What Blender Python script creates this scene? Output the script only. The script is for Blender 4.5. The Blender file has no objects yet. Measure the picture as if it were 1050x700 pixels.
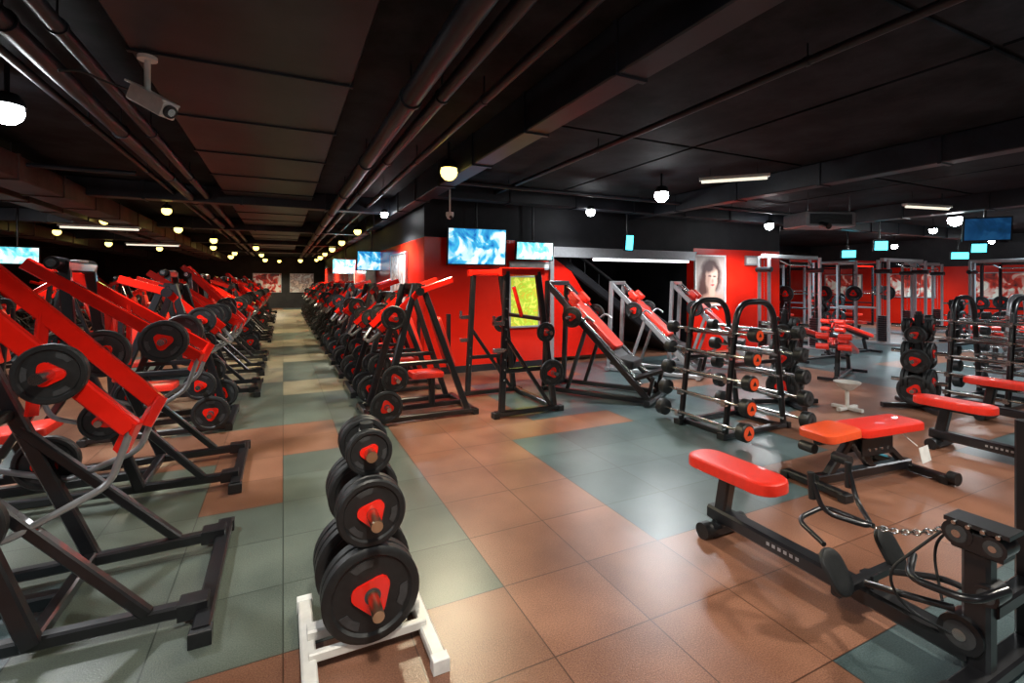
import bpy, math, random
from mathutils import Vector, Matrix
random.seed(4)
SC=bpy.context.scene
V=Vector
# ------------------------------------------------------------------ materials
def newmat(name):
    m=bpy.data.materials.new(name); m.use_nodes=True
    nt=m.node_tree; b=nt.nodes["Principled BSDF"]
    return m,nt,b
def paint(name,col,rough=.35,metal=0,coat=0,noise=.12,scale=18,bump=0,bscale=200,emit=None,es=0):
    m,nt,b=newmat(name)
    b.inputs["Roughness"].default_value=rough
    b.inputs["Metallic"].default_value=metal
    b.inputs["Coat Weight"].default_value=coat
    tc=nt.nodes.new("ShaderNodeTexCoord")
    n=nt.nodes.new("ShaderNodeTexNoise"); n.inputs["Scale"].default_value=scale; n.inputs["Detail"].default_value=4
    nt.links.new(tc.outputs["Object"],n.inputs["Vector"])
    r=nt.nodes.new("ShaderNodeValToRGB")
    a=[c*(1-noise) for c in col]; c2=[min(1,c*(1+noise)) for c in col]
    r.color_ramp.elements[0].position=.3; r.color_ramp.elements[1].position=.7
    r.color_ramp.elements[0].color=(*a,1); r.color_ramp.elements[1].color=(*c2,1)
    nt.links.new(n.outputs["Fac"],r.inputs["Fac"]); nt.links.new(r.outputs["Color"],b.inputs["Base Color"])
    if bump>0:
        n2=nt.nodes.new("ShaderNodeTexNoise"); n2.inputs["Scale"].default_value=bscale
        nt.links.new(tc.outputs["Object"],n2.inputs["Vector"])
        bp=nt.nodes.new("ShaderNodeBump"); bp.inputs["Strength"].default_value=bump; bp.inputs["Distance"].default_value=.01
        nt.links.new(n2.outputs["Fac"],bp.inputs["Height"]); nt.links.new(bp.outputs["Normal"],b.inputs["Normal"])
    return m
BLK=paint("black_powder_coat",(.010,.010,.012),.32,.0,.25,.2)
RED=paint("red_paint",(.80,.014,.006),.22,0,.7,.05)
PAD=paint("red_vinyl",(.80,.030,.014),.36,0,.3,.06,30,.15,350)
OPAD=paint("orange_vinyl",(.86,.095,.025),.36,0,.3,.06,30,.15,350)
BPAD=paint("black_vinyl",(.02,.02,.022),.45,0,.1,.1,30,.15,350)
RUB=paint("black_rubber",(.011,.012,.013),.46,0,0,.25,40,.1,300)
RUB2=paint("grey_rubber_rib",(.04,.042,.045),.45,0,0,.2,40)
STL=paint("chrome_steel",(.62,.62,.62),.22,1,0,.06)
BRS=paint("worn_steel_sleeve",(.62,.50,.33),.3,1,0,.1)
GRY=paint("grey_tube",(.33,.34,.35),.3,.6,.2,.1)
SIL=paint("silver_frame_paint",(.42,.43,.45),.32,.5,.2,.08)
WHT=paint("white_paint",(.72,.70,.66),.4,0,.1,.08)
ORG=paint("orange_red_cap",(.92,.09,.02),.4,0,.1,.1)
LBL=paint("white_label",(.80,.80,.78),.5)
def patchy(name,c1,c2,rough=.6,scale=1.2,metal=0,spec=.5):
    m,nt,b=newmat(name)
    tc=nt.nodes.new("ShaderNodeTexCoord")
    n=nt.nodes.new("ShaderNodeTexNoise"); n.inputs["Scale"].default_value=scale; n.inputs["Detail"].default_value=8; n.inputs["Roughness"].default_value=.65
    r=nt.nodes.new("ShaderNodeValToRGB"); r.color_ramp.elements[0].position=.40; r.color_ramp.elements[1].position=.68
    r.color_ramp.elements[0].color=(*c1,1); r.color_ramp.elements[1].color=(*c2,1)
    nt.links.new(tc.outputs["Object"],n.inputs["Vector"]); nt.links.new(n.outputs["Fac"],r.inputs["Fac"])
    nt.links.new(r.outputs["Color"],b.inputs["Base Color"])
    b.inputs["Roughness"].default_value=rough; b.inputs["Metallic"].default_value=metal
    b.inputs["Specular IOR Level"].default_value=spec
    return m
CEIL=patchy("ceiling_black",(.003,.004,.005),(.024,.026,.032),.75,1.6,spec=.15)
DUCT=patchy("duct_black",(.006,.007,.011),(.024,.027,.036),.42,1.5,spec=.4)
DUCTR=patchy("duct_brown",(.028,.016,.015),(.10,.058,.05),.5,1.5,spec=.3)
WRED=patchy("wall_red",(.70,.014,.005),(.80,.026,.010),.22,.7)
WDRK=patchy("wall_dark",(.008,.008,.010),(.022,.022,.026),.6,.9,spec=.25)
WGRY=patchy("wall_charcoal",(.02,.02,.024),(.045,.045,.05),.6,.9,spec=.3)
def emitmat(name,col,st):
    m,nt,b=newmat(name)
    b.inputs["Base Color"].default_value=(*col,1)
    b.inputs["Emission Color"].default_value=(*col,1); b.inputs["Emission Strength"].default_value=st
    return m
LWHT=emitmat("lamp_white",(.92,.97,1),60)
LYEL=emitmat("lamp_yellow",(1,.78,.20),4.0)
LCYA=emitmat("lightbox_cyan",(.08,.75,.95),4)
LTUB=emitmat("tube_white",(1,.97,.8),.9)
LBAND=emitmat("lintel_strip",(.95,.97,1),3.0)
def screenmat(name,c1,c2,c3,scale,st):
    m,nt,b=newmat(name)
    tc=nt.nodes.new("ShaderNodeTexCoord")
    n=nt.nodes.new("ShaderNodeTexNoise"); n.inputs["Scale"].default_value=scale; n.inputs["Detail"].default_value=3; n.inputs["Distortion"].default_value=1.2
    r=nt.nodes.new("ShaderNodeValToRGB"); e=r.color_ramp.elements
    e[0].position=.36; e[0].color=(*c3,1); e[1].position=.60; e[1].color=(*c1,1)
    k=e.new(.50); k.color=(*c2,1)
    nt.links.new(tc.outputs["Object"],n.inputs["Vector"]); nt.links.new(n.outputs["Fac"],r.inputs["Fac"])
    nt.links.new(r.outputs["Color"],b.inputs["Base Color"]); nt.links.new(r.outputs["Color"],b.inputs["Emission Color"])
    b.inputs["Emission Strength"].default_value=st; b.inputs["Roughness"].default_value=.2
    return m
SCR=screenmat("tv_picture",(.75,.92,1),(.05,.42,.70),(.01,.12,.38),3.2,1.3)
SCR2=screenmat("info_screen",(.8,1,1),(.25,.8,.85),(.05,.4,.5),4,1.3)
YEL=screenmat("yellow_green_notice",(.80,.80,.12),(.45,.68,.05),(.70,.55,.05),9,.30)
PHO=screenmat("photo_panel",(.75,.6,.5),(.3,.2,.18),(.7,.68,.65),3,.12)
PHO2=screenmat("photo_panel_red",(.80,.72,.62),(.65,.05,.03),(.10,.03,.03),2.2,.15)
def portrait():
    m,nt,b=newmat("portrait_print"); L=nt.links
    tc=nt.nodes.new("ShaderNodeTexCoord")
    nz=nt.nodes.new("ShaderNodeTexNoise"); nz.inputs["Scale"].default_value=7; nz.inputs["Detail"].default_value=4
    L.new(tc.outputs["Object"],nz.inputs["Vector"])
    vm=nt.nodes.new("ShaderNodeVectorMath"); vm.operation='MULTIPLY_ADD'; vm.inputs[1].default_value=(.09,.09,.09)
    L.new(nz.outputs["Color"],vm.inputs[0]); L.new(tc.outputs["Object"],vm.inputs[2])
    cur=None
    def layer(col,cx,cz,rx,rz,soft):
        nonlocal cur
        s=nt.nodes.new("ShaderNodeVectorMath"); s.operation='SUBTRACT'; s.inputs[1].default_value=(cx+.045,0,cz+.045); L.new(vm.outputs[0],s.inputs[0])
        q=nt.nodes.new("ShaderNodeVectorMath"); q.operation='MULTIPLY'; q.inputs[1].default_value=(1/rx,0,1/rz); L.new(s.outputs[0],q.inputs[0])
        ln=nt.nodes.new("ShaderNodeVectorMath"); ln.operation='LENGTH'; L.new(q.outputs[0],ln.inputs[0])
        mr=nt.nodes.new("ShaderNodeMapRange"); mr.inputs["From Min"].default_value=1-soft; mr.inputs["From Max"].default_value=1+soft; mr.inputs["To Min"].default_value=1; mr.inputs["To Max"].default_value=0
        L.new(ln.outputs["Value"],mr.inputs["Value"])
        mx=nt.nodes.new("ShaderNodeMixRGB"); L.new(mr.outputs[0],mx.inputs["Fac"]); mx.inputs["Color2"].default_value=(*col,1)
        if cur is None: mx.inputs["Color1"].default_value=(.42,.35,.32,1)
        else: L.new(cur,mx.inputs["Color1"])
        cur=mx.outputs[0]
    layer((.05,.02,.018),.02,.10,.32,.42,.18)
    layer((.08,.03,.025),-.20,-.22,.20,.34,.3)
    layer((.50,.30,.23),.06,-.48,.34,.20,.25)
    layer((.60,.40,.31),.05,-.25,.10,.18,.3)
    layer((.62,.43,.35),.05,.06,.19,.27,.15)
    layer((.40,.24,.19),-.07,.02,.07,.22,.7)
    layer((.06,.03,.03),-.05,.31,.20,.12,.4)
    layer((.10,.05,.05),-.02,.10,.05,.022,.5)
    layer((.10,.05,.05),.13,.10,.045,.022,.5)
    layer((.38,.22,.18),.07,-.01,.03,.04,.6)
    layer((.45,.04,.05),.07,-.10,.06,.026,.4)
    L.new(cur,b.inputs["Base Color"]); b.inputs["Roughness"].default_value=.45
    return m
PORT=portrait()
def floormat(name,c1,c2):
    m,nt,b=newmat(name); L=nt.links
    tc=nt.nodes.new("ShaderNodeTexCoord")
    n=nt.nodes.new("ShaderNodeTexNoise"); n.inputs["Scale"].default_value=160; n.inputs["Detail"].default_value=2
    L.new(tc.outputs["Object"],n.inputs["Vector"])
    n1=nt.nodes.new("ShaderNodeTexNoise"); n1.inputs["Scale"].default_value=1.6; n1.inputs["Detail"].default_value=6
    L.new(tc.outputs["Object"],n1.inputs["Vector"])
    mx=nt.nodes.new("ShaderNodeMath"); mx.operation='MULTIPLY_ADD'; mx.inputs[1].default_value=.5
    L.new(n.outputs["Fac"],mx.inputs[0])
    h=nt.nodes.new("ShaderNodeMath"); h.operation='MULTIPLY'; h.inputs[1].default_value=.5
    L.new(n1.outputs["Fac"],h.inputs[0]); L.new(h.outputs[0],mx.inputs[2])
    r=nt.nodes.new("ShaderNodeValToRGB"); r.color_ramp.elements[0].position=.40; r.color_ramp.elements[1].position=.60
    r.color_ramp.elements[0].color=(*c1,1); r.color_ramp.elements[1].color=(*c2,1)
    L.new(mx.outputs[0],r.inputs["Fac"])
    sep=nt.nodes.new("ShaderNodeSeparateXYZ"); L.new(tc.outputs["Object"],sep.inputs[0])
    ds=[]
    for ax in ("X","Y"):
        a=nt.nodes.new("ShaderNodeMath"); a.operation='PINGPONG'; a.inputs[1].default_value=.2625
        L.new(sep.outputs[ax],a.inputs[0]); ds.append(a)
    mn=nt.nodes.new("ShaderNodeMath"); mn.operation='MINIMUM'
    L.new(ds[0].outputs[0],mn.inputs[0]); L.new(ds[1].outputs[0],mn.inputs[1])
    st=nt.nodes.new("ShaderNodeMapRange"); st.inputs["From Min"].default_value=.0015; st.inputs["From Max"].default_value=.0045
    L.new(mn.outputs[0],st.inputs["Value"])
    sc=nt.nodes.new("ShaderNodeVectorMath"); sc.operation='SCALE'; sc.inputs["Scale"].default_value=1/.525
    L.new(tc.outputs["Object"],sc.inputs[0])
    fl=nt.nodes.new("ShaderNodeVectorMath"); fl.operation='FLOOR'; L.new(sc.outputs[0],fl.inputs[0])
    sp2=nt.nodes.new("ShaderNodeSeparateXYZ"); L.new(fl.outputs[0],sp2.inputs[0])
    cb=nt.nodes.new("ShaderNodeCombineXYZ"); L.new(sp2.outputs["X"],cb.inputs["X"]); L.new(sp2.outputs["Y"],cb.inputs["Y"])
    wn=nt.nodes.new("ShaderNodeTexWhiteNoise"); L.new(cb.outputs[0],wn.inputs["Vector"])
    mr=nt.nodes.new("ShaderNodeMapRange"); mr.inputs["To Min"].default_value=.82; mr.inputs["To Max"].default_value=1.12
    L.new(wn.outputs["Value"],mr.inputs["Value"])
    tint=nt.nodes.new("ShaderNodeVectorMath"); tint.operation='SCALE'
    L.new(r.outputs["Color"],tint.inputs[0]); L.new(mr.outputs[0],tint.inputs["Scale"])
    mix=nt.nodes.new("ShaderNodeMixRGB"); mix.inputs["Color1"].default_value=(c1[0]*.4,c1[1]*.4,c1[2]*.4,1)
    L.new(st.outputs[0],mix.inputs["Fac"]); L.new(tint.outputs[0],mix.inputs["Color2"])
    L.new(mix.outputs[0],b.inputs["Base Color"])
    bp=nt.nodes.new("ShaderNodeBump"); bp.inputs["Strength"].default_value=.22; bp.inputs["Distance"].default_value=.004
    L.new(n.outputs["Fac"],bp.inputs["Height"]); L.new(bp.outputs["Normal"],b.inputs["Normal"])
    b.inputs["Roughness"].default_value=.30
    return m
FBR=floormat("floor_terracotta_rubber",(.145,.062,.038),(.31,.148,.092))
FGR=floormat("floor_bluegrey_rubber",(.045,.072,.078),(.105,.148,.152))
FGO=floormat("floor_greengrey_rubber",(.075,.092,.078),(.15,.175,.145))
FTN=floormat("floor_tan_rubber",(.24,.20,.13),(.42,.37,.25))
# ------------------------------------------------------------------ builder
def frame(d,up=(0,0,1)):
    z=V(d).normalized(); u=V(up)
    x=u.cross(z)
    if x.length<.05: x=V((1,0,0)).cross(z) if abs(z.x)<.9 else V((0,1,0)).cross(z)
    x.normalize(); y=z.cross(x)
    return x,y,z
class B:
    def __init__(s): s.v=[];s.f=[];s.m=[];s.mats=[]
    def mi(s,mat):
        if mat not in s.mats: s.mats.append(mat)
        return s.mats.index(mat)
    def add(s,vs,fs,mat):
        o=len(s.v); s.v+= [tuple(v) for v in vs]; k=s.mi(mat)
        for f in fs: s.f.append([i+o for i in f]); s.m.append(k)
    def rings(s,R,mat,cap=True,loop=False):
        n=len(R[0]); vs=[p for r in R for p in r]; fs=[]
        cnt=len(R) if loop else len(R)-1
        for i in range(cnt):
            j=(i+1)%len(R)
            for k in range(n):
                l=(k+1)%n
                fs.append([i*n+k,i*n+l,j*n+l,j*n+k])
        if cap and not loop:
            fs.append(list(range(n))[::-1]); fs.append([(len(R)-1)*n+k for k in range(n)])
        s.add(vs,fs,mat)
    def beam(s,p,q,w,h,mat=None,up=(0,0,1),ch=None):
        mat=mat or BLK
        p=V(p);q=V(q); x,y,z=frame(q-p,up)
        c=ch if ch is not None else min(w,h)*.16
        a,b=w/2,h/2
        o=[(a-c,-b),(a,-b+c),(a,b-c),(a-c,b),(-a+c,b),(-a,b-c),(-a,-b+c),(-a+c,-b)]
        s.rings([[p+x*i+y*j for i,j in o],[q+x*i+y*j for i,j in o]],mat)
    def path(s,pts,w,h,mat=None,up=(0,0,1)):
        for a,b in zip(pts[:-1],pts[1:]): 
            a=V(a);b=V(b);e=(b-a).normalized()*min(w,h)*.3
            s.beam(a-e,b+e,w,h,mat,up)
    def box(s,c,size,mat,rot=None):
        c=V(c);R=rot or Matrix.Identity(3)
        hx,hy,hz=[k/2 for k in size]; ch=min(hx,hy,hz)*.12
        def ring(z,i): 
            a,b=hx-i,hy-i
            return [c+R@V((p,q,z)) for p,q in ((-a,-b),(a,-b),(a,b),(-a,b))]
        s.rings([ring(-hz,ch),ring(-hz+ch,0),ring(hz-ch,0),ring(hz,ch)],mat)
    def cyl(s,p,q,r,mat,n=14,r2=None):
        p=V(p);q=V(q);x,y,z=frame(q-p); r2=r if r2 is None else r2
        def R(c,r): return [c+x*r*math.cos(2*math.pi*k/n)+y*r*math.sin(2*math.pi*k/n) for k in range(n)]
        s.rings([R(p,r),R(q,r2)],mat)
    def tube(s,pts,r,mat,n=10,fil=.06,seg=5):
        P=[V(p) for p in pts]; out=[P[0]]
        for i in range(1,len(P)-1):
            a=(P[i-1]-P[i]);b=(P[i+1]-P[i]); f=min(fil,a.length*.48,b.length*.48)
            A=P[i]+a.normalized()*f; C=P[i]+b.normalized()*f
            for k in range(seg+1):
                t=k/seg; out.append(A*(1-t)**2+P[i]*2*t*(1-t)+C*t*t)
        out.append(P[-1])
        R=[];x=None
        for i,p in enumerate(out):
            d=(out[min(i+1,len(out)-1)]-out[max(i-1,0)])
            if d.length<1e-6: d=V((0,0,1))
            d.normalize()
            if x is None: x,y,_=frame(d)
            else:
                x=(x-d*x.dot(d)).normalized(); 
            y=d.cross(x)
            R.append([p+x*r*math.cos(2*math.pi*k/n)+y*r*math.sin(2*math.pi*k/n) for k in range(n)])
        s.rings(R,mat)
    def lathe(s,o,axis,prof,mat,n=28):
        o=V(o);x,y,z=frame(axis)
        R=[[o+z*h+x*max(r,.0005)*math.cos(2*math.pi*k/n)+y*max(r,.0005)*math.sin(2*math.pi*k/n) for k in range(n)] for r,h in prof]
        s.rings(R,mat)
    def poly(s,o,axis,pts,z0,z1,mat,up=(0,0,1)):
        o=V(o);x,y,z=frame(axis,up)
        s.rings([[o+z*z0+x*a+y*b for a,b in pts],[o+z*z1+x*a+y*b for a,b in pts]],mat)
    def plate(s,o,axis,R,T=.045,n=28,em=None,rot=0):
        em=em or RED
        h=[(0,.5),(.2,.5),(.22,.30),(.78,.30),(.83,.5),(.95,.5),(1,.36)]
        prof=[(r*R,z*T) for r,z in h]+[(r*R,-z*T) for r,z in h[::-1]]
        s.lathe(o,axis,prof,RUB,n)
        for sg in (1,-1):
            pts=[]; q=.19*R
            for c in range(3):
                a0=rot+math.pi/2+2*math.pi*c/3
                cx,cy=.25*R*math.cos(a0),.25*R*math.sin(a0)
                for k in range(-2,3):
                    a=a0+k*math.pi/6; pts.append((cx+q*math.cos(a),cy+q*math.sin(a)))
            z0,z1=sorted((sg*.28*T,sg*.54*T)); s.poly(o,axis,pts,z0,z1,em)
            for j in range(3):
                a0=rot+math.pi/2+math.pi/3+j*2*math.pi/3
                pts=[(.74*R*math.cos(a0+d),.74*R*math.sin(a0+d)) for d in (-.35,-.2,0,.2,.35)]+[(.58*R*math.cos(a0+d),.58*R*math.sin(a0+d)) for d in (.3,0,-.3)]
                z0,z1=sorted((sg*.28*T,sg*.36*T)); s.poly(o,axis,pts,z0,z1,RUB2)
        s.lathe(o,axis,[(.0,-.58*T),(.17*R,-.58*T),(.17*R,.58*T),(0,.58*T)],RUB2,16)
    def horn(s,o,axis,L,plates,r=.024,mat=None):
        o=V(o);a=V(axis).normalized()
        s.cyl(o,o+a*L,r,mat or STL,12)
        s.cyl(o,o+a*.015,r*1.9,BLK,14)
        t=.03
        for R,T in plates:
            s.plate(o+a*(t+T/2),a,R,T,rot=random.random()*2); t+=T+.004
    def pad(s,c,L,W,T,mat,rot=None,cr=.05,seg=5):
        c=V(c);R=rot or Matrix.Identity(3); cr=min(cr,L*.49,W*.49)
        def ring(z,i):
            pts=[]
            for (sx,sy,a0) in ((1,1,0),(-1,1,90),(-1,-1,180),(1,-1,270)):
                for k in range(seg+1):
                    a=math.radians(a0+90*k/seg); r=max(cr-i,.004)
                    pts.append(c+R@V((sx*(L/2-cr)+r*math.cos(a),sy*(W/2-cr)+r*math.sin(a),z)))
            return pts
        h=T/2
        s.rings([ring(-h,.012),ring(-h+.008,0),ring(h*.35,0),ring(h*.75,.004),ring(h*.95,.014),ring(h,.035)],mat)
    def mesh(s,name,ang=38):
        me=bpy.data.meshes.new(name); me.from_pydata(s.v,[],s.f)
        for m in s.mats: me.materials.append(m)
        for p,k in zip(me.polygons,s.m): p.material_index=k; p.use_smooth=True
        import bmesh
        bm=bmesh.new(); bm.from_mesh(me); bmesh.ops.recalc_face_normals(bm,faces=bm.faces); bm.to_mesh(me); bm.free()
        me.set_sharp_from_angle(angle=math.radians(ang))
        return me
def place(me,name,loc=(0,0,0),rz=0,scale=1):
    o=bpy.data.objects.new(name,me); SC.collection.objects.link(o)
    o.location=loc; o.rotation_euler=(0,0,math.radians(rz)); o.scale=(scale,)*3 if not isinstance(scale,tuple) else scale
    return o
def RY(deg): return Matrix.Rotation(math.radians(deg),3,'Y')
def RX(deg): return Matrix.Rotation(math.radians(deg),3,'X')
def RZ(deg): return Matrix.Rotation(math.radians(deg),3,'Z')
# ------------------------------------------------------------------ equipment
def chest_press(var=0):
    m=B()
    m.beam((.75,-.54,.05),(.75,.54,.05),.075,.055)
    for e in (-.54,.54): m.box((.75,e,.035),(.09,.06,.07),RUB)
    m.beam((-1.0,-.42,.05),(-1.0,.42,.05),.07,.055)
    for s in (-1,1):
        y=.36*s; ya=.24*s
        m.beam((-1.0,y*.8,.07),(.75,y,.07),.06,.06)
        m.box((.70,y,.075),(.12,.10,.08),BLK)
        m.path([(.12,y,.09),(-.30,y*.8,1.25),(-.34,y*.7,1.72)],.07,.055,up=(0,1,0))
        m.beam((.52,y,.09),(-.16,y*.85,.84),.05,.05,up=(0,1,0))
        m.beam((-.85,y*.8,.09),(-.27,y*.8,1.1),.05,.05,up=(0,1,0))
        if var==0:
            a,b=V((-.44,ya,1.88)),V((.44,ya*1.1,.92)); hp=.70; pr=.13
        else:
            a,b=V((-.55,ya*1.1,1.74)),V((.48,ya*1.2,1.02)); hp=.80; pr=.155
        m.beam(a,b,.05,.085,RED)
        m.beam(b+V((.015,0,.035)),b+V((-.05,-ya*.2,-.11)),.05,.06,RED)
        m.beam(a.lerp(b,.45),(-.08,ya*.9,.92),.035,.05,RED)
        m.cyl((-.37,ya*.7,1.74),(-.37,y*1.05,1.74),.045,BLK,16)
        m.cyl((-.37,y*1.05,1.74),(-.37,y*1.08,1.74),.028,STL,16)
        hc=a.lerp(b,hp); hc.y+=s*.02
        m.horn(hc,(0,s,0),.20,[(pr,.045)]+([(pr,.04)] if var else []))
        m.horn((-.08,y*.95,.62),(0,s,0),.18,[(.145,.045)])
        m.tube([b,b+V((-.08,0,-.25)),(.02,y*1.0,.52),(-.38,y*1.0,.66),(-.50,y*.9,1.0)],.016,GRY)
        m.cyl((-.485,y*.92,.90),(-.51,y*.9,1.03),.022,RUB,12)
    m.beam((-.34,-.28,1.72),(-.34,.28,1.72),.07,.08)
    m.beam((-.20,-.31,.92),(-.20,.31,.92),.055,.055)
    m.beam((.12,-.36,.08),(.12,.36,.08),.06,.06)
    m.beam((-1.0,0,.06),(-1.06,0,1.15),.07,.07,up=(0,1,0))
    m.beam((-.55,0,.09),(-.70,0,.46),.07,.07,up=(0,1,0))
    m.beam((-1.0,0,.07),(.1,0,.07),.07,.07)
    m.pad((-.68,0,.50),.42,.36,.07,PAD,RY(-6))
    m.pad((-.97,0,.92),.72,.34,.07,PAD,RY(-80))
    m.box((-.34,0,1.765),(.08,.16,.015),LBL)
    return m.mesh("chest_press_machine")
def row_lever():
    m=B()
    for s in (-1,1):
        y=.42*s
        m.beam((-.62,y,.05),(.62,y,.05),.07,.06)
        m.path([(.50,y,.06),(.10,y*.72,1.56)],.08,.07,up=(0,1,0))
        m.path([(-.52,y,.06),(0,y*.72,1.56)],.07,.06,up=(0,1,0))
        m.beam((-.31,y*.86,.66),(.33,y*.86,.66),.05,.05)
        m.beam((.05,y*.78,1.50),(.50,y*.72,1.06),.05,.08,RED)
        m.beam((.05,y*.78,1.50),(-.36,y*.78,1.64),.05,.08,RED)
        m.cyl((.05,y*.55,1.50),(.05,y*.95,1.50),.05,BLK,16)
        m.tube([(.50,y*.72,1.04),(.60,y*.5,.92),(.60,y*.2,.92)],.018,GRY)
        m.horn((.46,y*1.08,.22),(0,s,0),.2,[(.18,.04)])
        m.horn((.36,y*1.04,.52),(0,s,0),.2,[(.15,.04)])
        m.horn((.36,y*.8,1.20),(0,s,0),.2,[(.14,.045)])
        for e in (-.62,.62): m.box((e,y,.035),(.07,.09,.07),RUB)
    m.beam((.62,-.46,.05),(.62,.46,.05),.07,.06)
    m.beam((-.60,-.46,.05),(-.60,.46,.05),.07,.06)
    m.beam((.05,-.32,1.56),(.05,.32,1.56),.08,.08)
    m.beam((-.2,0,.06),(-.2,0,.42),.07,.07,up=(0,1,0)); m.beam((-.6,0,.06),(.6,0,.06),.06,.06)
    m.pad((-.12,0,.46),.40,.34,.07,PAD)
    m.pad((-.34,0,.86),.66,.32,.07,PAD,RY(-72))
    m.beam((-.42,0,.5),(-.42,0,1.2),.05,.05,up=(0,1,0))
    return m.mesh("incline_press_machine")
def squat_rack():
    m=B()
    for s in (-1,1):
        x=.58*s
        m.beam((x,-.42,.05),(x,.46,.05),.08,.06)
        m.beam((x,-.34,.05),(x*.96,-.26,1.74),.07,.07,up=(1,0,0))
        m.beam((x,.38,.05),(x*.96,.16,1.74),.07,.07,up=(1,0,0))
        m.beam((x*.96,-.34,1.74),(x*.96,.24,1.74),.07,.09,RED)
        m.beam((x,-.31,.55),(x,.34,.55),.05,.05)
        m.beam((x,.34,.06),(x,-.28,.95),.045,.045,up=(1,0,0))
        m.box((x,-.38,1.12),(.06,.14,.05),STL); m.box((x,-.44,1.16),(.05,.02,.10),STL)
        m.box((x,-.38,.80),(.05,.14,.05),STL)
        for k in range(9): m.cyl((x-.045,-.325+.006*k,.45+.12*k),(x+.045,-.325+.006*k,.45+.12*k),.012,STL,8)
        m.horn((x*1.05,.30,.50),(s,0,0),.18,[(.16,.045)])
        m.horn((x*1.05,.22,1.0),(s,0,0),.18,[(.12,.04)])
        for e in (-.42,.46): m.box((x,e,.035),(.10,.07,.07),RUB)
    m.beam((-.58,.16,1.74),(.58,.16,1.74),.07,.09,RED)
    m.beam((-.58,-.27,1.74),(.58,-.27,1.74),.05,.06,RED)
    m.beam((-.56,.40,.05),(.56,.40,.05),.07,.06)
    m.beam((-.56,.24,1.15),(.56,.24,1.15),.05,.05)
    m.beam((0,.22,1.15),(0,.10,1.55),.04,.05,RED,up=(1,0,0))
    return m.mesh("squat_rack")
def hack_squat(fr=None):
    fr=fr or BLK
    m=B()
    for s in (-1,1):
        y=.32*s
        m.beam((-.75,y,.05),(.85,y,.05),.075,.065,fr)
        m.tube([(.72,y*.8,.24),(-.62,y*.8,1.55)],.024,STL,12)
        m.beam((.82,y,.07),(-.66,y,1.58),.05,.08,fr)
        m.beam((-.66,y,1.60),(-.72,y,.06),.07,.07,fr,up=(0,1,0))
        m.beam((-.05,y,.96),(-.35,y,.06),.05,.05,fr,up=(0,1,0))
        m.pad((-.30,y*.55,1.38),.20,.11,.10,PAD,RY(45))
        m.tube([(-.15,y*.8,1.02),(-.02,y*1.1,1.14),(.08,y*1.1,1.06)],.016,GRY)
        m.horn((-.22,y*1.15,1.12),(0,s,0),.22,[(.15,.04)])
    m.beam((-.72,-.42,.05),(-.72,.42,.05),.08,.06,fr); m.beam((.85,-.46,.05),(.85,.46,.05),.08,.06,fr)
    m.beam((-.66,-.34,1.60),(-.66,.34,1.60),.07,.07,fr)
    n=RY(44)
    m.box((.05,0,.86),(.95,.44,.04),BLK,n)
    m.pad((.02,0,.96),.82,.34,.08,PAD,n)
    m.pad((-.33,0,1.30),.2,.26,.07,PAD,n)
    m.box((.78,0,.36),(.50,.56,.04),BLK,RY(-22)); 
    m.pad((.42,0,.50),.34,.44,.12,BPAD,RY(10))
    m.beam((.80,-.2,.07),(.86,-.2,.34),.05,.05,up=(0,1,0)); m.beam((.80,.2,.07),(.86,.2,.34),.05,.05,up=(0,1,0))
    return m.mesh("hack_squat_machine")
def barbell_head(m,p,ax,r,l,cap):
    p=V(p);a=V(ax)
    m.lathe(p,a,[(0,0),(r*.8,0),(r,r*.15),(r,l-r*.15),(r*.86,l),(0,l)],RUB,18)
    m.lathe(p+a*l,a,[(0,-.002),(r*.76,-.002),(r*.76,.005),(0,.006)],cap,18)
    pts=[]
    for k in range(3):
        t=2*math.pi*k/3+math.pi/2; pts.append((r*.36*math.cos(t),r*.36*math.sin(t)))
    m.poly(p+a*l,a,pts,.004,.010,RUB)
def barbell_rack(fr=None,cap2=None):
    m=B()
    fr=fr or BLK
    cap2=cap2 or RUB2
    for y in (-.30,.30):
        m.tube([(-.46,y,.03),(-.27,y,1.40),(.27,y,1.40),(.46,y,.03)],.032,fr,12,fil=.22,seg=8)
        m.beam((-.50,y,.03),(.50,y,.03),.07,.05,fr)
        m.beam((-.33,y,.75),(.33,y,.75),.04,.04,fr)
        for e in (-.50,.50): m.box((e,y,.03),(.05,.09,.06),RUB)
    for s in (-1,1):
        for k in range(5):
            h=.14+.235*k
            x=s*(.47-.165*(h-.05))
            rr=.068+.006*(4-k)
            for y in (-.30,.30):
                m.box((x+s*.02,y,h-.03),(.12,.045,.025),STL)
                m.box((x+s*.075,y,h-.005),(.015,.045,.06),STL)
            m.beam((x-s*.02,-.3,h-.03),(x-s*.02,.3,h-.03),.025,.03,STL)
            m.cyl((x+s*.03,-.50,h),(x+s*.03,.50,h),.015,STL,10)
            cap=ORG if s<0 else cap2
            barbell_head(m,(x+s*.03,-.50,h),(0,-1,0),rr,.10,cap)
            barbell_head(m,(x+s*.03,.50,h),(0,1,0),rr,.10,cap)
    for x in (-.40,.40): m.beam((x,-.3,.03),(x,.3,.03),.05,.05,fr)
    return m.mesh("barbell_rack")
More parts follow.
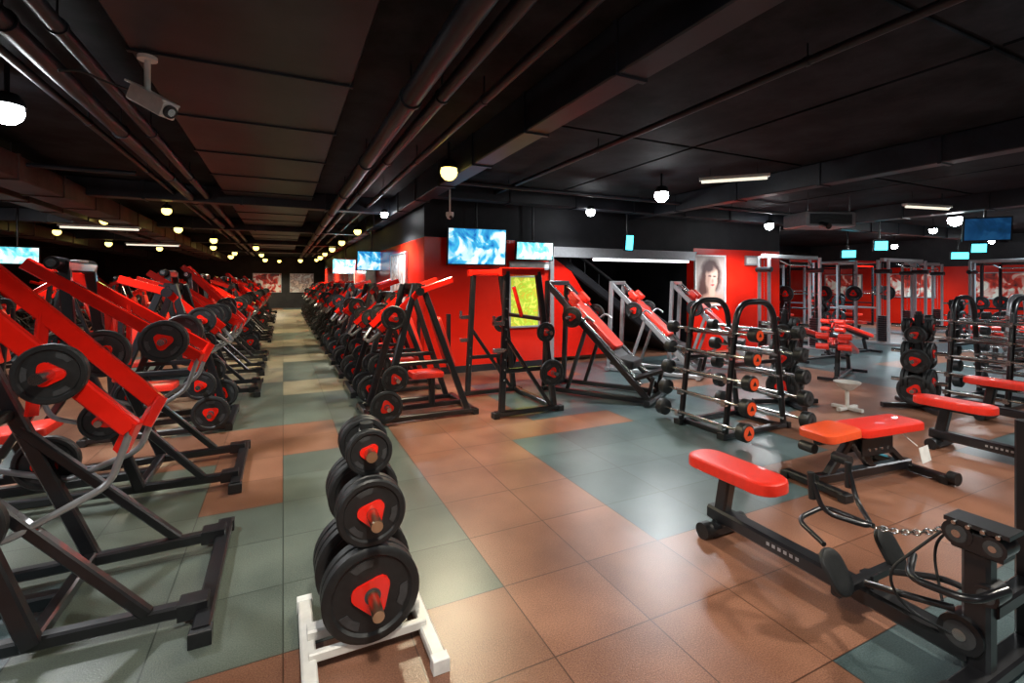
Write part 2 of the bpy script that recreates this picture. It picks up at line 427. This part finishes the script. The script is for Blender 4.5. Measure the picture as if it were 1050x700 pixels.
def plate_rack():
    m=B()
    for x in (-.25,.24):
        m.beam((x,-.34,.035),(x,.30,.035),.06,.045,WHT)
        m.box((x,-.34,.03),(.07,.05,.06),LBL); m.box((x,.30,.03),(.07,.05,.06),LBL)
    m.beam((-.25,.02,.07),(.24,.02,.07),.07,.05,WHT,up=(0,0,1))
    m.beam((-.25,-.12,.06),(.24,-.12,.06),.03,.04,WHT)
    m.beam((0,.02,.07),(0,.02,.93),.06,.07,WHT,up=(0,1,0))
    m.cyl((0,.02,.93),(0,.02,.96),.03,RUB,14)
    for h,fr,bk,L in ((.265,[(.205,.055)]*2,[(.215,.055)]*3,.34),(.61,[(.145,.05),(.145,.05)],[(.16,.05)]*3,.30),(.85,[(.10,.04)],[(.11,.045)]*2,.15)):
        for s,pl in ((-1,fr),(1,bk)):
            m.cyl((0,.02+s*.02,h),(0,.02+s*(.03+L*(.85 if s<0 else 1)),h),.024,BRS,16)
            m.cyl((0,.02+s*.035,h),(0,.02+s*.055,h),.045,WHT,14)
            t=.06
            for R,T in pl:
                m.plate((0,.02+s*(t+T/2),h),(0,s,0),R,T,n=40,rot=math.pi+.3); t+=T+.004
    return m.mesh("weight_plate_rack")
def adj_bench():
    m=B()
    m.beam((-.52,-.24,.04),(-.52,.24,.04),.07,.055); m.beam((.56,-.28,.04),(.56,.28,.04),.07,.055)
    for x,y in ((-.52,.24),(-.52,-.24),(.56,.28),(.56,-.28)): m.box((x,y,.03),(.09,.06,.06),RUB)
    m.beam((-.52,0,.07),(.56,0,.07),.07,.08)
    m.beam((-.40,0,.08),(-.12,0,.36),.06,.06,up=(0,1,0)); m.beam((.12,0,.08),(-.14,0,.36),.06,.06,up=(0,1,0))
    m.beam((.50,0,.08),(.16,0,.36),.05,.05,up=(0,1,0))
    m.beam((-.5,0,.365),(.48,0,.37),.06,.05)
    for s in (-1,1):
        m.box((.10,.055*s,.28),(.36,.012,.14),BLK)
        for k in range(4): m.cyl((.0+.07*k,.062*s,.26),(.0+.07*k,.068*s,.26),.012,STL,8)
        m.cyl((-.42,.08*s,.27),(-.42,.20*s,.27),.04,BPAD,14)
    m.cyl((.56,-.36,.06),(.56,-.30,.06),.05,RUB,16); m.cyl((.56,.30,.06),(.56,.36,.06),.05,RUB,16)
    m.pad((-.36,0,.425),.38,.30,.07,OPAD,RY(-4),.07)
    m.pad((.20,0,.42),.76,.30,.07,PAD,None,.08)
    m.box((.44,-.20,.22),(.16,.004,.12),LBL,RZ(10)@RX(-12))
    m.cyl((.40,-.17,.28),(.38,-.06,.36),.004,LBL,6)
    return m.mesh("adjustable_weight_bench")
def seated_row():
    m=B()
    m.beam((0,.62,.13),(0,-.68,.11),.10,.085)
    m.box((0.052,.1,.125),(.003,.30,.022),LBL)
    for k in range(6): m.box((-.051,.02+.034*k,.128),(.002,.018,.018),SIL)
    m.beam((-.10,.56,.04),(.14,.56,.04),.09,.06)
    m.cyl((-.16,.56,.05),(-.10,.56,.05),.05,RUB,18); m.cyl((.14,.56,.05),(.20,.56,.05),.05,RUB,18)
    m.beam((0,.56,.06),(0,.50,.40),.075,.085,up=(0,1,0))
    m.beam((0,.60,.395),(0,.28,.395),.08,.05)
    m.pad((-.01,.44,.445),.62,.26,.075,PAD,RZ(90),.11,8)
    m.beam((-.26,-.30,.20),(.26,-.30,.20),.045,.045)
    m.beam((0,-.30,.13),(0,-.30,.22),.06,.06,up=(0,1,0))
    for s in (-1,1):
        m.pad((s*.22,-.28,.27),.20,.14,.03,RUB,RX(58)@RZ(90),.068)
        m.tube([(s*.10,-.34,.22),(s*.14,-.52,.28),(s*.10,-.66,.30)],.014,BLK)
    m.tube([(-.15,-.13,.61),(-.14,-.17,.48),(0,-.32,.44),(.14,-.17,.48),(.15,-.13,.61)],.012,BLK)
    m.cyl((-.15,-.125,.53),(-.155,-.12,.66),.017,RUB,12); m.cyl((.15,-.125,.53),(.155,-.12,.66),.017,RUB,12)
    m.tube([(-.28,-.26,.40),(-.20,-.08,.42),(0.02,-.08,.44),(0,-.32,.45)],.012,BLK)
    a=V((0,-.33,.45)); b=V((.02,-.64,.60)); N=15
    for k in range(N):
        t=(k+.5)/N; c=a.lerp(b,t); c.z-=.03*math.sin(math.pi*t); d=(b-a).normalized()
        x,y,z=frame(d); 
        if k%2: x,y=y,x
        pts=[c+d*(.018*math.cos(u))+x*(.011*math.sin(u)) for u in [2*math.pi*i/8 for i in range(8)]]
        m.tube(pts+[pts[0]],.004,STL,6,fil=.003,seg=1)
    m.beam((0,-.70,.04),(0,-.70,.60),.075,.09,up=(0,1,0))
    m.beam((-.25,-.72,.04),(.45,-.72,.04),.09,.06)
    m.cyl((-.32,-.72,.05),(-.25,-.72,.05),.05,RUB,18)
    for yy,zz,r in ((-.65,.585,.05),(-.76,.575,.042),(-.66,.18,.075),(-.74,.38,.04)):
        m.cyl((-.055,yy,zz),(.055,yy,zz),r,BLK,22); m.cyl((-.062,yy,zz),(.062,yy,zz),r*.3,STL,14)
        m.cyl((-.058,yy,zz),(.058,yy,zz),r*.7,RUB2,20)
    m.box((0,-.71,.635),(.12,.20,.018),BLK); m.box((0.0,-.71,.565),(.10,.16,.08),BLK)
    for k in range(4): m.cyl((-.07,-.78+.045*k,.63),(-.058,-.78+.045*k,.63),.008,STL,8)
    m.tube([(-.05,-.60,.57),(-.18,-.46,.36),(-.14,-.50,.22),(-.04,-.66,.16)],.006,RUB,8,fil=.12,seg=8)
    m.tube([(.05,-.60,.57),(.15,-.48,.4),(.08,-.55,.2)],.006,RUB,8,fil=.12,seg=8)
    m.tube([(-.05,-.50,.42),(-.22,-.56,.40),(-.22,-.76,.42),(-.05,-.80,.44)],.015,BLK)
    m.beam((.40,-.72,.04),(.40,-.72,1.0),.06,.08,up=(0,1,0))
    m.beam((.02,-.72,.30),(.42,-.72,.30),.07,.06)
    return m.mesh("seated_row_machine")
def power_rack(fr=None):
    fr=fr or BLK
    m=B()
    for x in (-.6,.6):
        for y in (-.6,.6): m.beam((x,y,0),(x,y,2.25),.07,.07,fr,up=(0,1,0))
        m.beam((x,-.6,.05),(x,.6,.05),.07,.06,fr); m.beam((x,-.6,2.22),(x,.6,2.22),.07,.07,fr)
        m.beam((x,-.6,.85),(x,.6,.85),.05,.05,fr)
        for k in range(14): m.cyl((x-.04,-.6,.4+.12*k),(x+.04,-.6,.4+.12*k),.012,STL,6)
        s=1 if x>0 else -1
        m.horn((x,.6,.5),(s,0,0),.25,[(.22,.05)]); m.horn((x,.6,1.0),(s,0,0),.25,[(.2,.05)])
    for y in (-.6,.6): m.beam((-.6,y,2.22),(.6,y,2.22),.07,.07,RED)
    m.cyl((-1.05,-.68,1.3),(1.05,-.68,1.3),.015,STL,10)
    for s in (-1,1): m.plate((s*.85,-.68,1.3),(s,0,0),.22,.05); m.box((s*.6,-.66,1.27),(.06,.12,.03),STL)
    m.beam((0,-.4,.3),(0,.5,.3),.07,.07); m.beam((0,-.35,0),(0,-.35,.3),.07,.07,up=(0,1,0)); m.beam((0,.45,0),(0,.45,.3),.07,.07,up=(0,1,0))
    m.pad((0,.05,.42),1.15,.28,.08,PAD,RZ(90))
    return m.mesh("power_rack")
def cable_tower():
    m=B()
    for x in (-.9,.9):
        for y in (-.12,.12): m.beam((x,y,0),(x,y,2.2),.06,.06,SIL,up=(0,1,0))
        m.beam((x,-.4,.04),(x,.4,.04),.09,.06,SIL)
        for k in range(12): m.box((x,0,.12+.055*k),(.16,.16,.048),BLK)
        m.cyl((x,-.18,1.9),(x,.18,1.9),.06,BLK,16)
        m.cyl((x,0,.75),(x,0,2.1),.006,STL,6)
    m.beam((-.95,0,2.2),(.95,0,2.2),.10,.09,SIL)
    m.tube([(-.5,-.1,2.1),(-.4,-.25,2.0),(.4,-.25,2.0),(.5,-.1,2.1)],.018,STL)
    return m.mesh("cable_crossover_machine")
def decline_bench():
    m=B()
    m.beam((-.6,0,.05),(.65,0,.05),.07,.06); m.beam((-.6,-.25,.04),(-.6,.25,.04),.07,.05); m.beam((.65,-.25,.04),(.65,.25,.04),.07,.05)
    m.beam((-.5,0,.06),(-.4,0,.60),.07,.07,up=(0,1,0)); m.beam((.5,0,.06),(.4,0,.32),.06,.06,up=(0,1,0))
    m.beam((-.5,0,.62),(.55,0,.32),.06,.06)
    m.pad((.05,0,.52),1.1,.30,.08,PAD,RY(15),.08)
    m.tube([(-.5,0,.62),(-.72,0,.75),(-.78,0,.62)],.025,RED)
    for z in (.75,.58):
        m.cyl((-.74,-.22,z),(-.74,.22,z),.02,BLK,10)
        for s in (-1,1): m.cyl((-.74,.06*s,z),(-.74,.24*s,z),.05,PAD,16)
    return m.mesh("decline_bench")
def plate_tree():
    m=B()
    m.beam((-.3,-.3,.04),(.3,.3,.04),.07,.06); m.beam((-.3,.3,.04),(.3,-.3,.04),.07,.06)
    m.beam((0,0,.05),(0,0,1.2),.08,.08,up=(0,1,0)); m.cyl((0,0,1.2),(0,0,1.24),.035,RUB,14)
    for h,R in ((.25,.19),(.62,.15),(.95,.11)):
        for s in (-1,1):
            m.horn((s*.04,0,h),(s,0,0),.24,[(R,.045)]*2)
            m.horn((0,s*.04,h+.1),(0,s,0),.24,[(R*.9,.04)]*2)
    return m.mesh("plate_tree")
def chalk_stand():
    m=B()
    m.beam((-.18,0,.03),(.18,0,.03),.05,.04,WHT); m.beam((0,-.18,.03),(0,.18,.03),.05,.04,WHT)
    m.cyl((0,0,.04),(0,0,.28),.022,WHT,12)
    m.lathe((0,0,.26),(0,0,1),[(0,0),(.06,0),(.14,.08),(.15,.10),(.135,.10),(.06,.02),(0,.02)],WHT,20)
    return m.mesh("chalk_bowl_stand")
CP=chest_press(0); CP2=chest_press(1); IP=row_lever(); SR=squat_rack(); HS=hack_squat(); HS2=hack_squat(SIL); BR=barbell_rack(); BR2=barbell_rack(SIL,ORG)
PR=plate_rack(); AB=adj_bench(); RW=seated_row(); PW=power_rack(); PW2=power_rack(SIL); DB=decline_bench(); PT=plate_tree(); CT=cable_tower()
place(PR,"weight_plate_rack",(.345,2.25,0))
place(RW,"seated_row_machine",(2.52,1.62,0))
place(RW,"seated_row_machine",(5.78,1.85,0))
place(RW,"seated_row_machine",(7.45,2.10,0))
place(AB,"adjustable_weight_bench",(4.25,2.28,0),-6)
place(BR,"barbell_rack",(4.55,3.78,0))
place(PT,"plate_tree",(6.0,4.15,0),20)
place(chalk_stand(),"chalk_bowl_stand",(6.4,3.6,0))
place(PT,"plate_tree",(7.3,3.25,0),10)
place(BR,"barbell_rack",(8.6,3.0,0))
place(BR2,"barbell_rack",(10.3,3.0,0))
place(SR,"squat_rack",(2.68,5.75,0),-90)
place(HS,"hack_squat_machine",(4.15,5.75,0),-58)
place(HS2,"hack_squat_machine",(6.0,6.65,0),-58)
place(HS2,"hack_squat_machine",(7.5,6.7,0),-58)
k=0; y=3.05
while y<30:
    me,n=((CP,"chest_press_machine"),(CP2,"chest_press_machine"),(IP,"incline_press_machine"),(CP2,"chest_press_machine"))[k%4]
    place(me,n,(-1.08 if me is not IP else -1.15,y,0),0)
    y+=1.7; k+=1
k=0; y=5.9
while y<28:
    place(IP,"incline_press_machine",(1.5,y,0),180,(1,1,1.0 if k%2==0 else .92)); y+=1.5; k+=1
k=0; y=4.6
while y<29:
    me,n=((CP2,"chest_press_machine"),(IP,"incline_press_machine"))[k%2]
    place(me,n,(-4.3,y,0),180)
    me,n=((IP,"incline_press_machine"),(CP,"chest_press_machine"))[k%2]
    place(me,n,(-6.8,y+.6,0),0); y+=1.9; k+=1
for (x,y,r) in ((9.9,6.2,0),(11.6,6.4,0),(8.6,4.9,20),(13.6,6.0,20),(15,4.6,0),(12.6,4.2,0)): place(DB,"decline_bench",(x,y,0),r)
for i,(x,y) in enumerate(((13.2,9.2),(15.6,8.8),(14,12),(17,12),(13.2,15.5),(16.6,15.5),(19.5,11),(20,3.4),(19.4,6.2))): place(PW2 if i%2 else PW,"power_rack",(x,y,0),0)
for (x,y,r) in ((10.6,7.2,0),(18.2,8.0,0),(17.4,5.6,90),(16.6,1.4,90),(14.9,7.0,0)): place(CT,"cable_crossover_machine",(x,y,0),r)
for (x,y) in ((12.2,2.9),(14,3.0),(15.6,3.4)): place(BR2,"barbell_rack",(x,y,0),0)
for (x,y) in ((16.3,6.4),(12.6,7.7)): place(PT,"plate_tree",(x,y,0),0)
# ------------------------------------------------------------------ room
X0,X1,Y0,Y1,H=-9,22,-4,34,3.25
T=.525
b=B()
oy=2.29-4*T
nx0=int((X0)/T)-1; nx1=int(X1/T)+1; ny0=int((Y0-oy)/T)-1; ny1=int((Y1-oy)/T)+1
grey=set()
def rect(i0,i1,j0,j1,s=grey):
    for i in range(i0,i1):
        for j in range(j0,j1): s.add((i,j))
rect(-2,-1,4,9); rect(-1,0,4,7); rect(0,2,4,9); rect(1,2,9,11); rect(-4,-2,6,9)
rect(4,7,4,8); rect(7,9,5,8); rect(7,12,7,10); 
rect(4,14,-2,2); rect(11,18,2,4)
rect(-2,2,11,14); rect(-2,0,14,16); rect(0,2,16,20); rect(-2,2,22,25); rect(-2,2,28,32)
rect(5,9,9,13); rect(9,16,11,15); rect(16,24,5,9); rect(20,28,10,16)
tan=set(); 
for (a,c,d,e) in ((0,2,14,16),(-2,0,16,20),(-2,2,20,22),(-2,2,25,28),(-2,2,32,60)): rect(a,c,d,e,tan)
for i in range(nx0,nx1):
    for j in range(ny0,ny1):
        if (i,j) in grey: mt=FGR if i>2 else FGO
        elif (i,j) in tan: mt=FTN
        elif (i<-2 or i>16 or j>16 or j<-3) and ((i//4)*7+(j//4)*13)%3==0: mt=FGR
        else: mt=FBR
        x=i*T; y=j*T
        b.add([(x,y,0),(x+T,y,0),(x+T,y+T,0),(x,y+T,0)],[[0,1,2,3]],mt)
fl=place(b.mesh("floor"),"floor",(0,oy,0))
def slab(name,c,s,mat):
    m=B(); hx,hy,hz=[k/2 for k in s]
    m.rings([[V(c)+V((a*hx,bb*hy,z)) for a,bb in ((-1,-1),(1,-1),(1,1),(-1,1))] for z in (-hz,hz)],mat)
    return place(m.mesh(name),name)
slab("ceiling",((X0+X1)/2,(Y0+Y1)/2,H+.05),(X1-X0,Y1-Y0,.1),CEIL)
slab("wall_left",(X0-.05,(Y0+Y1)/2,H/2),(.1,Y1-Y0,H),WDRK)
slab("wall_right",(X1+.05,(Y0+Y1)/2,H/2),(.1,Y1-Y0,H),WGRY)
slab("trim_wall_right_panel",(X1-.02,8,1.1),(.04,14,2.2),WRED)
slab("wall_back",((X0+X1)/2,Y1+.05,H/2),(X1-X0,.1,H),WGRY)
slab("wall_front",((X0+X1)/2,Y0-.05,H/2),(X1-X0,.1,H),WDRK)
slab("wall_core_west",(2.3,19,1.2),(.2,21.8,2.4),WRED)
slab("wall_core_west_upper",(2.3,19,2.825),(.2,21.8,.85),WDRK)
slab("wall_core_south",(3.55,8.2,1.2),(2.3,.2,2.4),WRED)
slab("wall_core_south_upper",(6.85,8.2,2.825),(9.3,.2,.85),WDRK)
slab("wall_core_south_lintel",(6.6,8.2,2.36),(3.8,.2,.08),WDRK)
slab("wall_core_south_right",(10.0,8.2,1.2),(3.0,.2,2.4),WRED)
slab("wall_core_east",(11.4,19,H/2),(.2,21.6,H),WRED)
slab("wall_core_north",(6.85,29.95,H/2),(9.1,.1,H),WDRK)
slab("wall_stairwell_back",(6.6,11.0,H/2),(4.2,.1,H),WDRK)
slab("wall_stairwell_right",(8.58,9.62,H/2),(.1,2.64,H),WDRK)
slab("wall_stairwell_left",(4.62,9.62,H/2),(.1,2.64,H),WDRK)
slab("trim_lintel_steel",(6.6,8.08,2.21),(3.9,.06,.20),SIL)
slab("trim_lintel_light",(7.0,8.06,2.08),(2.6,.04,.05),LBAND)
slab("trim_pilaster_steel",(4.72,8.07,1.06),(.08,.06,2.10),SIL)
slab("trim_skirting_core",(3.45,8.08,.06),(2.4,.03,.12),WDRK)
m=B()
m.beam((4.9,8.9,2.2),(8.1,8.9,.1),1.2,.18,WDRK,up=(0,0,1))
m.rings([[V((x,y,z)) for x,z in ((4.8,.1),(6.6,.1),(5.15,2.08),(4.8,2.08))] for y in (8.31,8.36)],RED)
m.tube([(4.9,8.40,2.6),(8.3,8.40,.45)],.035,RUB)
for k in range(9): m.tube([(5.0+.36*k,8.40,2.5-.235*k),(5.0+.36*k,8.40,max(.1,2.0-.235*k))],.012,BLK,8)
place(m.mesh("staircase"),"staircase")
def duct(name,p,q,w,h,mat): 
    m=B(); m.beam(p,q,w,h,mat,ch=.01)
    p=V(p);q=V(q);d=q-p;L=d.length
    n=int(L/1.25)
    for k in range(1,n):
        c=p+d*(k/n); e=d.normalized()*.018; m.beam(c-e,c+e,w+.03,h+.03,mat,ch=.005)
    return place(m.mesh(name),name)
duct("ceiling_duct",(-.21,Y0+.1,3.17),(-.21,27,3.17),1.36,.14,DUCT)
duct("ceiling_duct",(-2.95,Y0+.1,2.93),(-2.95,30,2.93),.42,.28,DUCTR)
duct("ceiling_duct",(-3.7,Y0+.1,2.98),(-3.7,30,2.98),.30,.25,DUCTR)
duct("ceiling_duct",(-6.0,Y0+.1,2.95),(-6.0,30,2.95),.6,.3,DUCT)
duct("ceiling_beam",(2.0,Y0+.1,3.08),(2.0,29,3.08),.22,.34,DUCT)
duct("ceiling_beam",(6.7,Y0+.1,3.09),(6.7,8.05,3.09),.22,.30,DUCT)
duct("ceiling_beam",(11.6,Y0+.1,3.09),(11.6,8.05,3.09),.25,.30,DUCT)
for yy in (9.6,14.2,19,24): duct("ceiling_beam",(-8.9,yy,3.1),(2.1,yy,3.1),.25,.28,DUCT)
duct("ceiling_beam",(2.15,7.4,3.1),(21.9,7.4,3.1),.25,.28,DUCT)
duct("ceiling_beam",(11.7,14,3.1),(21.9,14,3.1),.25,.28,DUCT)
def pipe(pts,r,mat,name="ceiling_pipe"):
    m=B(); m.tube(pts,r,mat,14)
    P=[V(p) for p in pts]
    for a,c in zip(P[:-1],P[1:]):
        L=(c-a).length; n=int(L/2)
        for k in range(n):
            q=a+(c-a)*((k+.5)/n); e=(c-a).normalized()*.015
            m.cyl(q-e,q+e,r*1.2,mat,14); m.cyl(q,(q.x,q.y,3.25),.006,BLK,6)
    return place(m.mesh(name),name)
pipe([(.86,Y0+.1,2.98),(.86,28,2.98)],.075,DUCT)
pipe([(1.10,Y0+.1,3.03),(1.10,28,3.03)],.05,DUCT)
pipe([(1.45,Y0+.1,3.06),(1.45,28,3.06)],.035,DUCT)
pipe([(-1.15,Y0+.1,3.05),(-1.15,28,3.05)],.045,DUCT)
pipe([(-1.38,Y0+.1,3.03),(-1.38,28,3.03)],.06,DUCT)
pipe([(-1.62,Y0+.1,3.08),(-1.62,28,3.08)],.03,DUCT)
pipe([(3.2,Y0+.1,3.1),(3.2,8.0,3.1)],.03,DUCT)
pipe([(2.2,6.6,3.06),(11.4,6.6,3.06)],.03,DUCT)
pipe([(-8.8,7.6,3.0),(-1.7,7.6,3.0)],.03,DUCT)
m=B()
xs=[(2.3,4.4),(4.45,6.5),(6.9,9.1),(9.15,11.4),(11.8,14.5),(14.55,17.5)]
ys=[(-3.8,-1.2),(-1.15,1.5),(1.55,4.2),(4.25,7.2)]
for a,c in xs:
    for d,e in ys: m.box(((a+c)/2,(d+e)/2,3.235),(c-a,e-d,.03),CEIL)
place(m.mesh("ceiling_panels"),"ceiling_panels")
def lampmesh(glow,nm):
    m=B()
    m.cyl((0,0,.0),(0,0,.22),.012,BLK,8)
    m.lathe((0,0,0),(0,0,1),[(.0,.06),(.05,.055),(.07,.02),(.075,-.01),(.068,-.01),(.06,.01),(0,.015)],BLK,20)
    m.lathe((0,0,-.012),(0,0,1),[(0,-.10),(.035,-.09),(.062,-.062),(.072,-.03),(.062,.01),(0,.015)],glow,18)
    return m.mesh(nm)
LW=lampmesh(LWHT,"ceiling_lamp_white"); LY=lampmesh(LYEL,"ceiling_lamp_yellow")
def lamp(x,y,z=2.95,yel=False,e=90,s=1.0,col=None):
    place(LY if yel else LW,"ceiling_lamp",(x,y,z),0,s*1.4)
    if e>0:
        l=bpy.data.lights.new("lamp_light","SPOT"); l.energy=e; l.shadow_soft_size=.12
        l.spot_size=math.radians(160); l.spot_blend=.75
        l.color=col or ((1,.88,.60) if yel else (.95,.98,1))
        o=bpy.data.objects.new("lamp_light",l); SC.collection.objects.link(o); o.location=(x,y,z-.32)
P=305
WARM=(1,.93,.80)
lamp(-1.88,4.9,e=P); lamp(1.75,5.36,e=P*1.1,yel=True); lamp(5.06,5.43,e=P*1.1); lamp(5.1,7.3,e=120,s=.8); lamp(12.4,4.9,e=P*1.4,s=1.2)
lamp(9.6,7.0,z=2.9,e=P*1.2,s=.9)
lamp(1.75,9.3,e=P,s=.7); lamp(1.7,16.2,e=P*1.3,yel=True); lamp(1.7,23,e=P*1.3,yel=True); lamp(1.7,29,e=P,yel=True)
lamp(-1.9,10.5,e=P*1.3,yel=True,s=.8); lamp(-1.9,17,e=P*1.3,yel=True); lamp(-1.9,24,e=P*1.3,yel=True); lamp(-.2,31.5,e=P*1.2,yel=True)
lamp(-5.2,6,e=P*.8); lamp(-5.2,12,e=P); lamp(-5.2,20,e=P*1.4,yel=True)
lamp(.3,.8,z=2.95,e=P*.8,col=WARM); lamp(4.2,.6,z=2.95,e=P*1.05,col=WARM); lamp(-3.4,1.4,e=P*.7); lamp(8.5,.8,e=P*1.2); lamp(1.4,-2.4,e=P*.5)
CY=(.62,.88,1)
lamp(17.5,4.9,e=P*2,col=CY); lamp(14.5,10.5,e=P*2,col=CY); lamp(19.5,9.4,e=P*1.8,col=CY); lamp(15,17,e=P*1.4)
for (x,y,s) in ((-7,9,1),(-7.2,15,1),(-4.2,22,1),(14.6,6.2,.8),(20,7.0,.8),(-3.4,8.2,.7),(-3.4,12.8,.8),(-5.2,16,.9),(-2.3,14,.9),(-2.3,20.5,1),(-2.3,27,1.2),(1.7,12.6,.9),(1.7,19.5,1.1),(1.7,26,1.2),(.9,30,1.2),(-.9,30,1.2),(-.9,20,1),(-.9,25,1)): lamp(x,y,e=0,s=s,yel=(x<0 or y>12))
def tubelight(x,y,z,L,rz):
    m=B(); m.box((0,0,.03),(L,.10,.04),WHT); m.cyl((-L/2+.03,0,-.01),(L/2-.03,0,-.01),.018,LTUB,12)
    m.cyl((-L/3,0,.04),(-L/3,0,3.25-z),.006,BLK,6); m.cyl((L/3,0,.04),(L/3,0,3.25-z),.006,BLK,6)
    place(m.mesh("fluorescent_fixture"),"fluorescent_fixture",(x,y,z),rz)
tubelight(5.7,4.7,3.05,.9,-45); tubelight(-3.3,12.2,2.7,1.3,0); tubelight(-3.4,17,2.7,1.3,0); tubelight(10.4,4.5,2.95,1.1,-10)
# security camera
m=B()
m.cyl((0,0,.36),(0,0,.385),.055,WHT,18); m.cyl((0,0,.16),(0,0,.37),.018,WHT,12); m.lathe((0,0,.14),(0,0,1),[(0,-.03),(.028,-.02),(.032,.01),(.02,.03),(0,.03)],WHT,14)
R_=RZ(-38)@RY(28)
c0=V((.03,-.02,.085))
m.box(c0,(.30,.105,.10),WHT,R_); m.box(c0+V((0,0,.058)),(.34,.125,.012),WHT,R_)
f=R_@V((1,0,0)); c=c0+f*.15; m.cyl(c,c+f*.02,.042,RUB,18); m.cyl(c+f*.018,c+f*.024,.025,STL,16)
bk=c0-f*.15
m.tube([bk,bk-f*.06,(-.24,.06,.20),(-.34,.02,.24),(-.44,-.02,.20)],.008,RUB,8)
place(m.mesh("security_camera"),"security_camera",(-.80,3.85,2.695))
sm=B(); sm.cyl((0,0,.2),(0,0,.55),.012,WHT,10); sm.lathe((0,0,.15),(0,0,1),[(0,-.06),(.04,-.045),(.06,0),(.06,.05),(0,.06)],WHT,16); sm.cyl((0,-.03,.13),(0,-.065,.11),.025,RUB,12)
place(sm.mesh("dome_camera"),"dome_camera",(2.3,7.0,2.48))
def tv(name,loc,w,h,rz,mat,hang=True,tilt=6):
    m=B(); R=RX(tilt)
    m.box((0,0,0),(w,.05,h),BLK,R); m.box(R@V((0,-.028,0)),(w-.05,.006,h-.05),mat,R)
    if hang:
        m.cyl((0,.06,h*.2),(0,.06,3.25-loc[2]),.02,BLK,10); m.box((0,.045,.05),(.2,.05,.2),BLK)
    place(m.mesh(name),name,loc,rz)
tv("wall_television",(3.08,7.85,2.24),1.08,.66,-6,SCR)
tv("information_screen",(4.25,7.9,2.2),.8,.36,0,SCR2)
tv("hanging_television",(2.0,12.2,2.15),.8,.5,10,SCR)
tv("hanging_television",(1.9,16.8,2.15),.9,.5,10,SCR)
tv("hanging_lightbox",(6.35,7.75,2.42),.22,.34,0,LCYA)
tv("projection_screen",(11.8,4.2,2.6),.7,.45,-50,screenmat("projection_blue",(.02,.12,.3),(.01,.07,.2),(.01,.05,.12),2,.4))
for (x,y,w) in ((12.3,6.2,.3),(15.3,5.6,.35),(15.0,8.4,.4),(19,7.4,.5)): tv("hanging_lightbox",(x,y,2.45),w,.25,-40,LCYA)
tv("hanging_television",(17,13.2,2.5),.9,.45,-30,SCR)
for (x,y,r) in ((-5.2,14,25),(-5.2,9,30)): tv("hanging_television",(x,y,2.2),.7,.4,r,SCR2)
# hanging fan-coil unit
m=B(); m.box((0,0,0),(.95,.6,.26),SIL); m.box((0,-.305,0),(.8,.012,.18),WGRY)
for k in range(7): m.box((0,-.315,-.07+.024*k),(.78,.01,.006),STL)
for x in (-.4,.4):
    for y in (-.25,.25): m.cyl((x,y,.12),(x,y,.5),.008,STL,8)
m.cyl((-.2,-.34,-.10),(-.2,-.5,-.16),.05,BLK,14)
place(m.mesh("fan_coil_unit"),"fan_coil_unit",(8.9,5.5,2.74),-20)
def board(name,loc,w,h,rz,mat,fr=None,d=.02):
    fr=fr or SIL
    m=B(); m.box((0,0,0),(w,d,h),mat)
    for s in (-1,1):
        m.box((s*w/2,-.005,0),(.035,d+.02,h+.035),fr); m.box((0,-.005,s*h/2),(w,d+.02,.035),fr)
    return place(m.mesh(name),name,loc,rz)
board("notice_board",(4.12,8.06,1.25),.62,.95,0,YEL)
board("notice_panel",(4.25,8.07,1.93),.85,.12,0,LBL)
board("wall_poster",(2.17,10.0,1.6),1.4,1.2,-90,PHO)
board("wall_poster",(2.17,13.5,1.6),1.4,1.2,-90,LBL)
board("wall_poster",(2.17,17.5,1.6),1.4,1.2,-90,PHO)
board("portrait_poster",(9.0,8.07,1.66),.95,1.15,0,PORT,LBL)
board("wall_sign",(10.4,8.07,2.15),.4,.2,0,LBL)
for y in (2.5,5.0,7.5,10,12.5): board("wall_poster",(21.93,y,1.5),1.5,.9,-90,PHO2)
for i,x in enumerate((13,16,19)): board("window_%d"%(i+1),(x,33.97,1.8),1.5,1.0,0,YEL)
board("wall_poster",(-.9,33.96,1.6),1.6,1.2,0,PHO2); board("wall_poster",(1.1,33.96,1.6),1.4,1.2,0,PHO)
slab("wall_partition",(17.5,19.5,1.2),(8.8,.12,2.4),WRED)
board("wall_poster",(14.5,19.42,1.6),1.6,1.0,0,PHO2); board("wall_poster",(17.5,19.42,1.6),1.6,1.0,0,PHO2); board("notice_board",(19.6,19.42,1.6),1.2,.7,0,YEL)
# ------------------------------------------------------------------ world, camera
w=bpy.data.worlds.new("world"); SC.world=w; w.use_nodes=True
w.node_tree.nodes["Background"].inputs[0].default_value=(.5,.6,.8,1); w.node_tree.nodes["Background"].inputs[1].default_value=.1
cd=bpy.data.cameras.new("camera"); cam=bpy.data.objects.new("camera",cd); SC.collection.objects.link(cam)
cam.location=(0,0,1.6); cam.rotation_euler=(math.radians(90),0,math.radians(-25.6))
cd.sensor_width=36; cd.lens=16.8; cd.shift_y=-60/1050; cd.clip_end=100; cd.clip_start=.05
SC.camera=cam
SC.view_settings.view_transform='Standard'
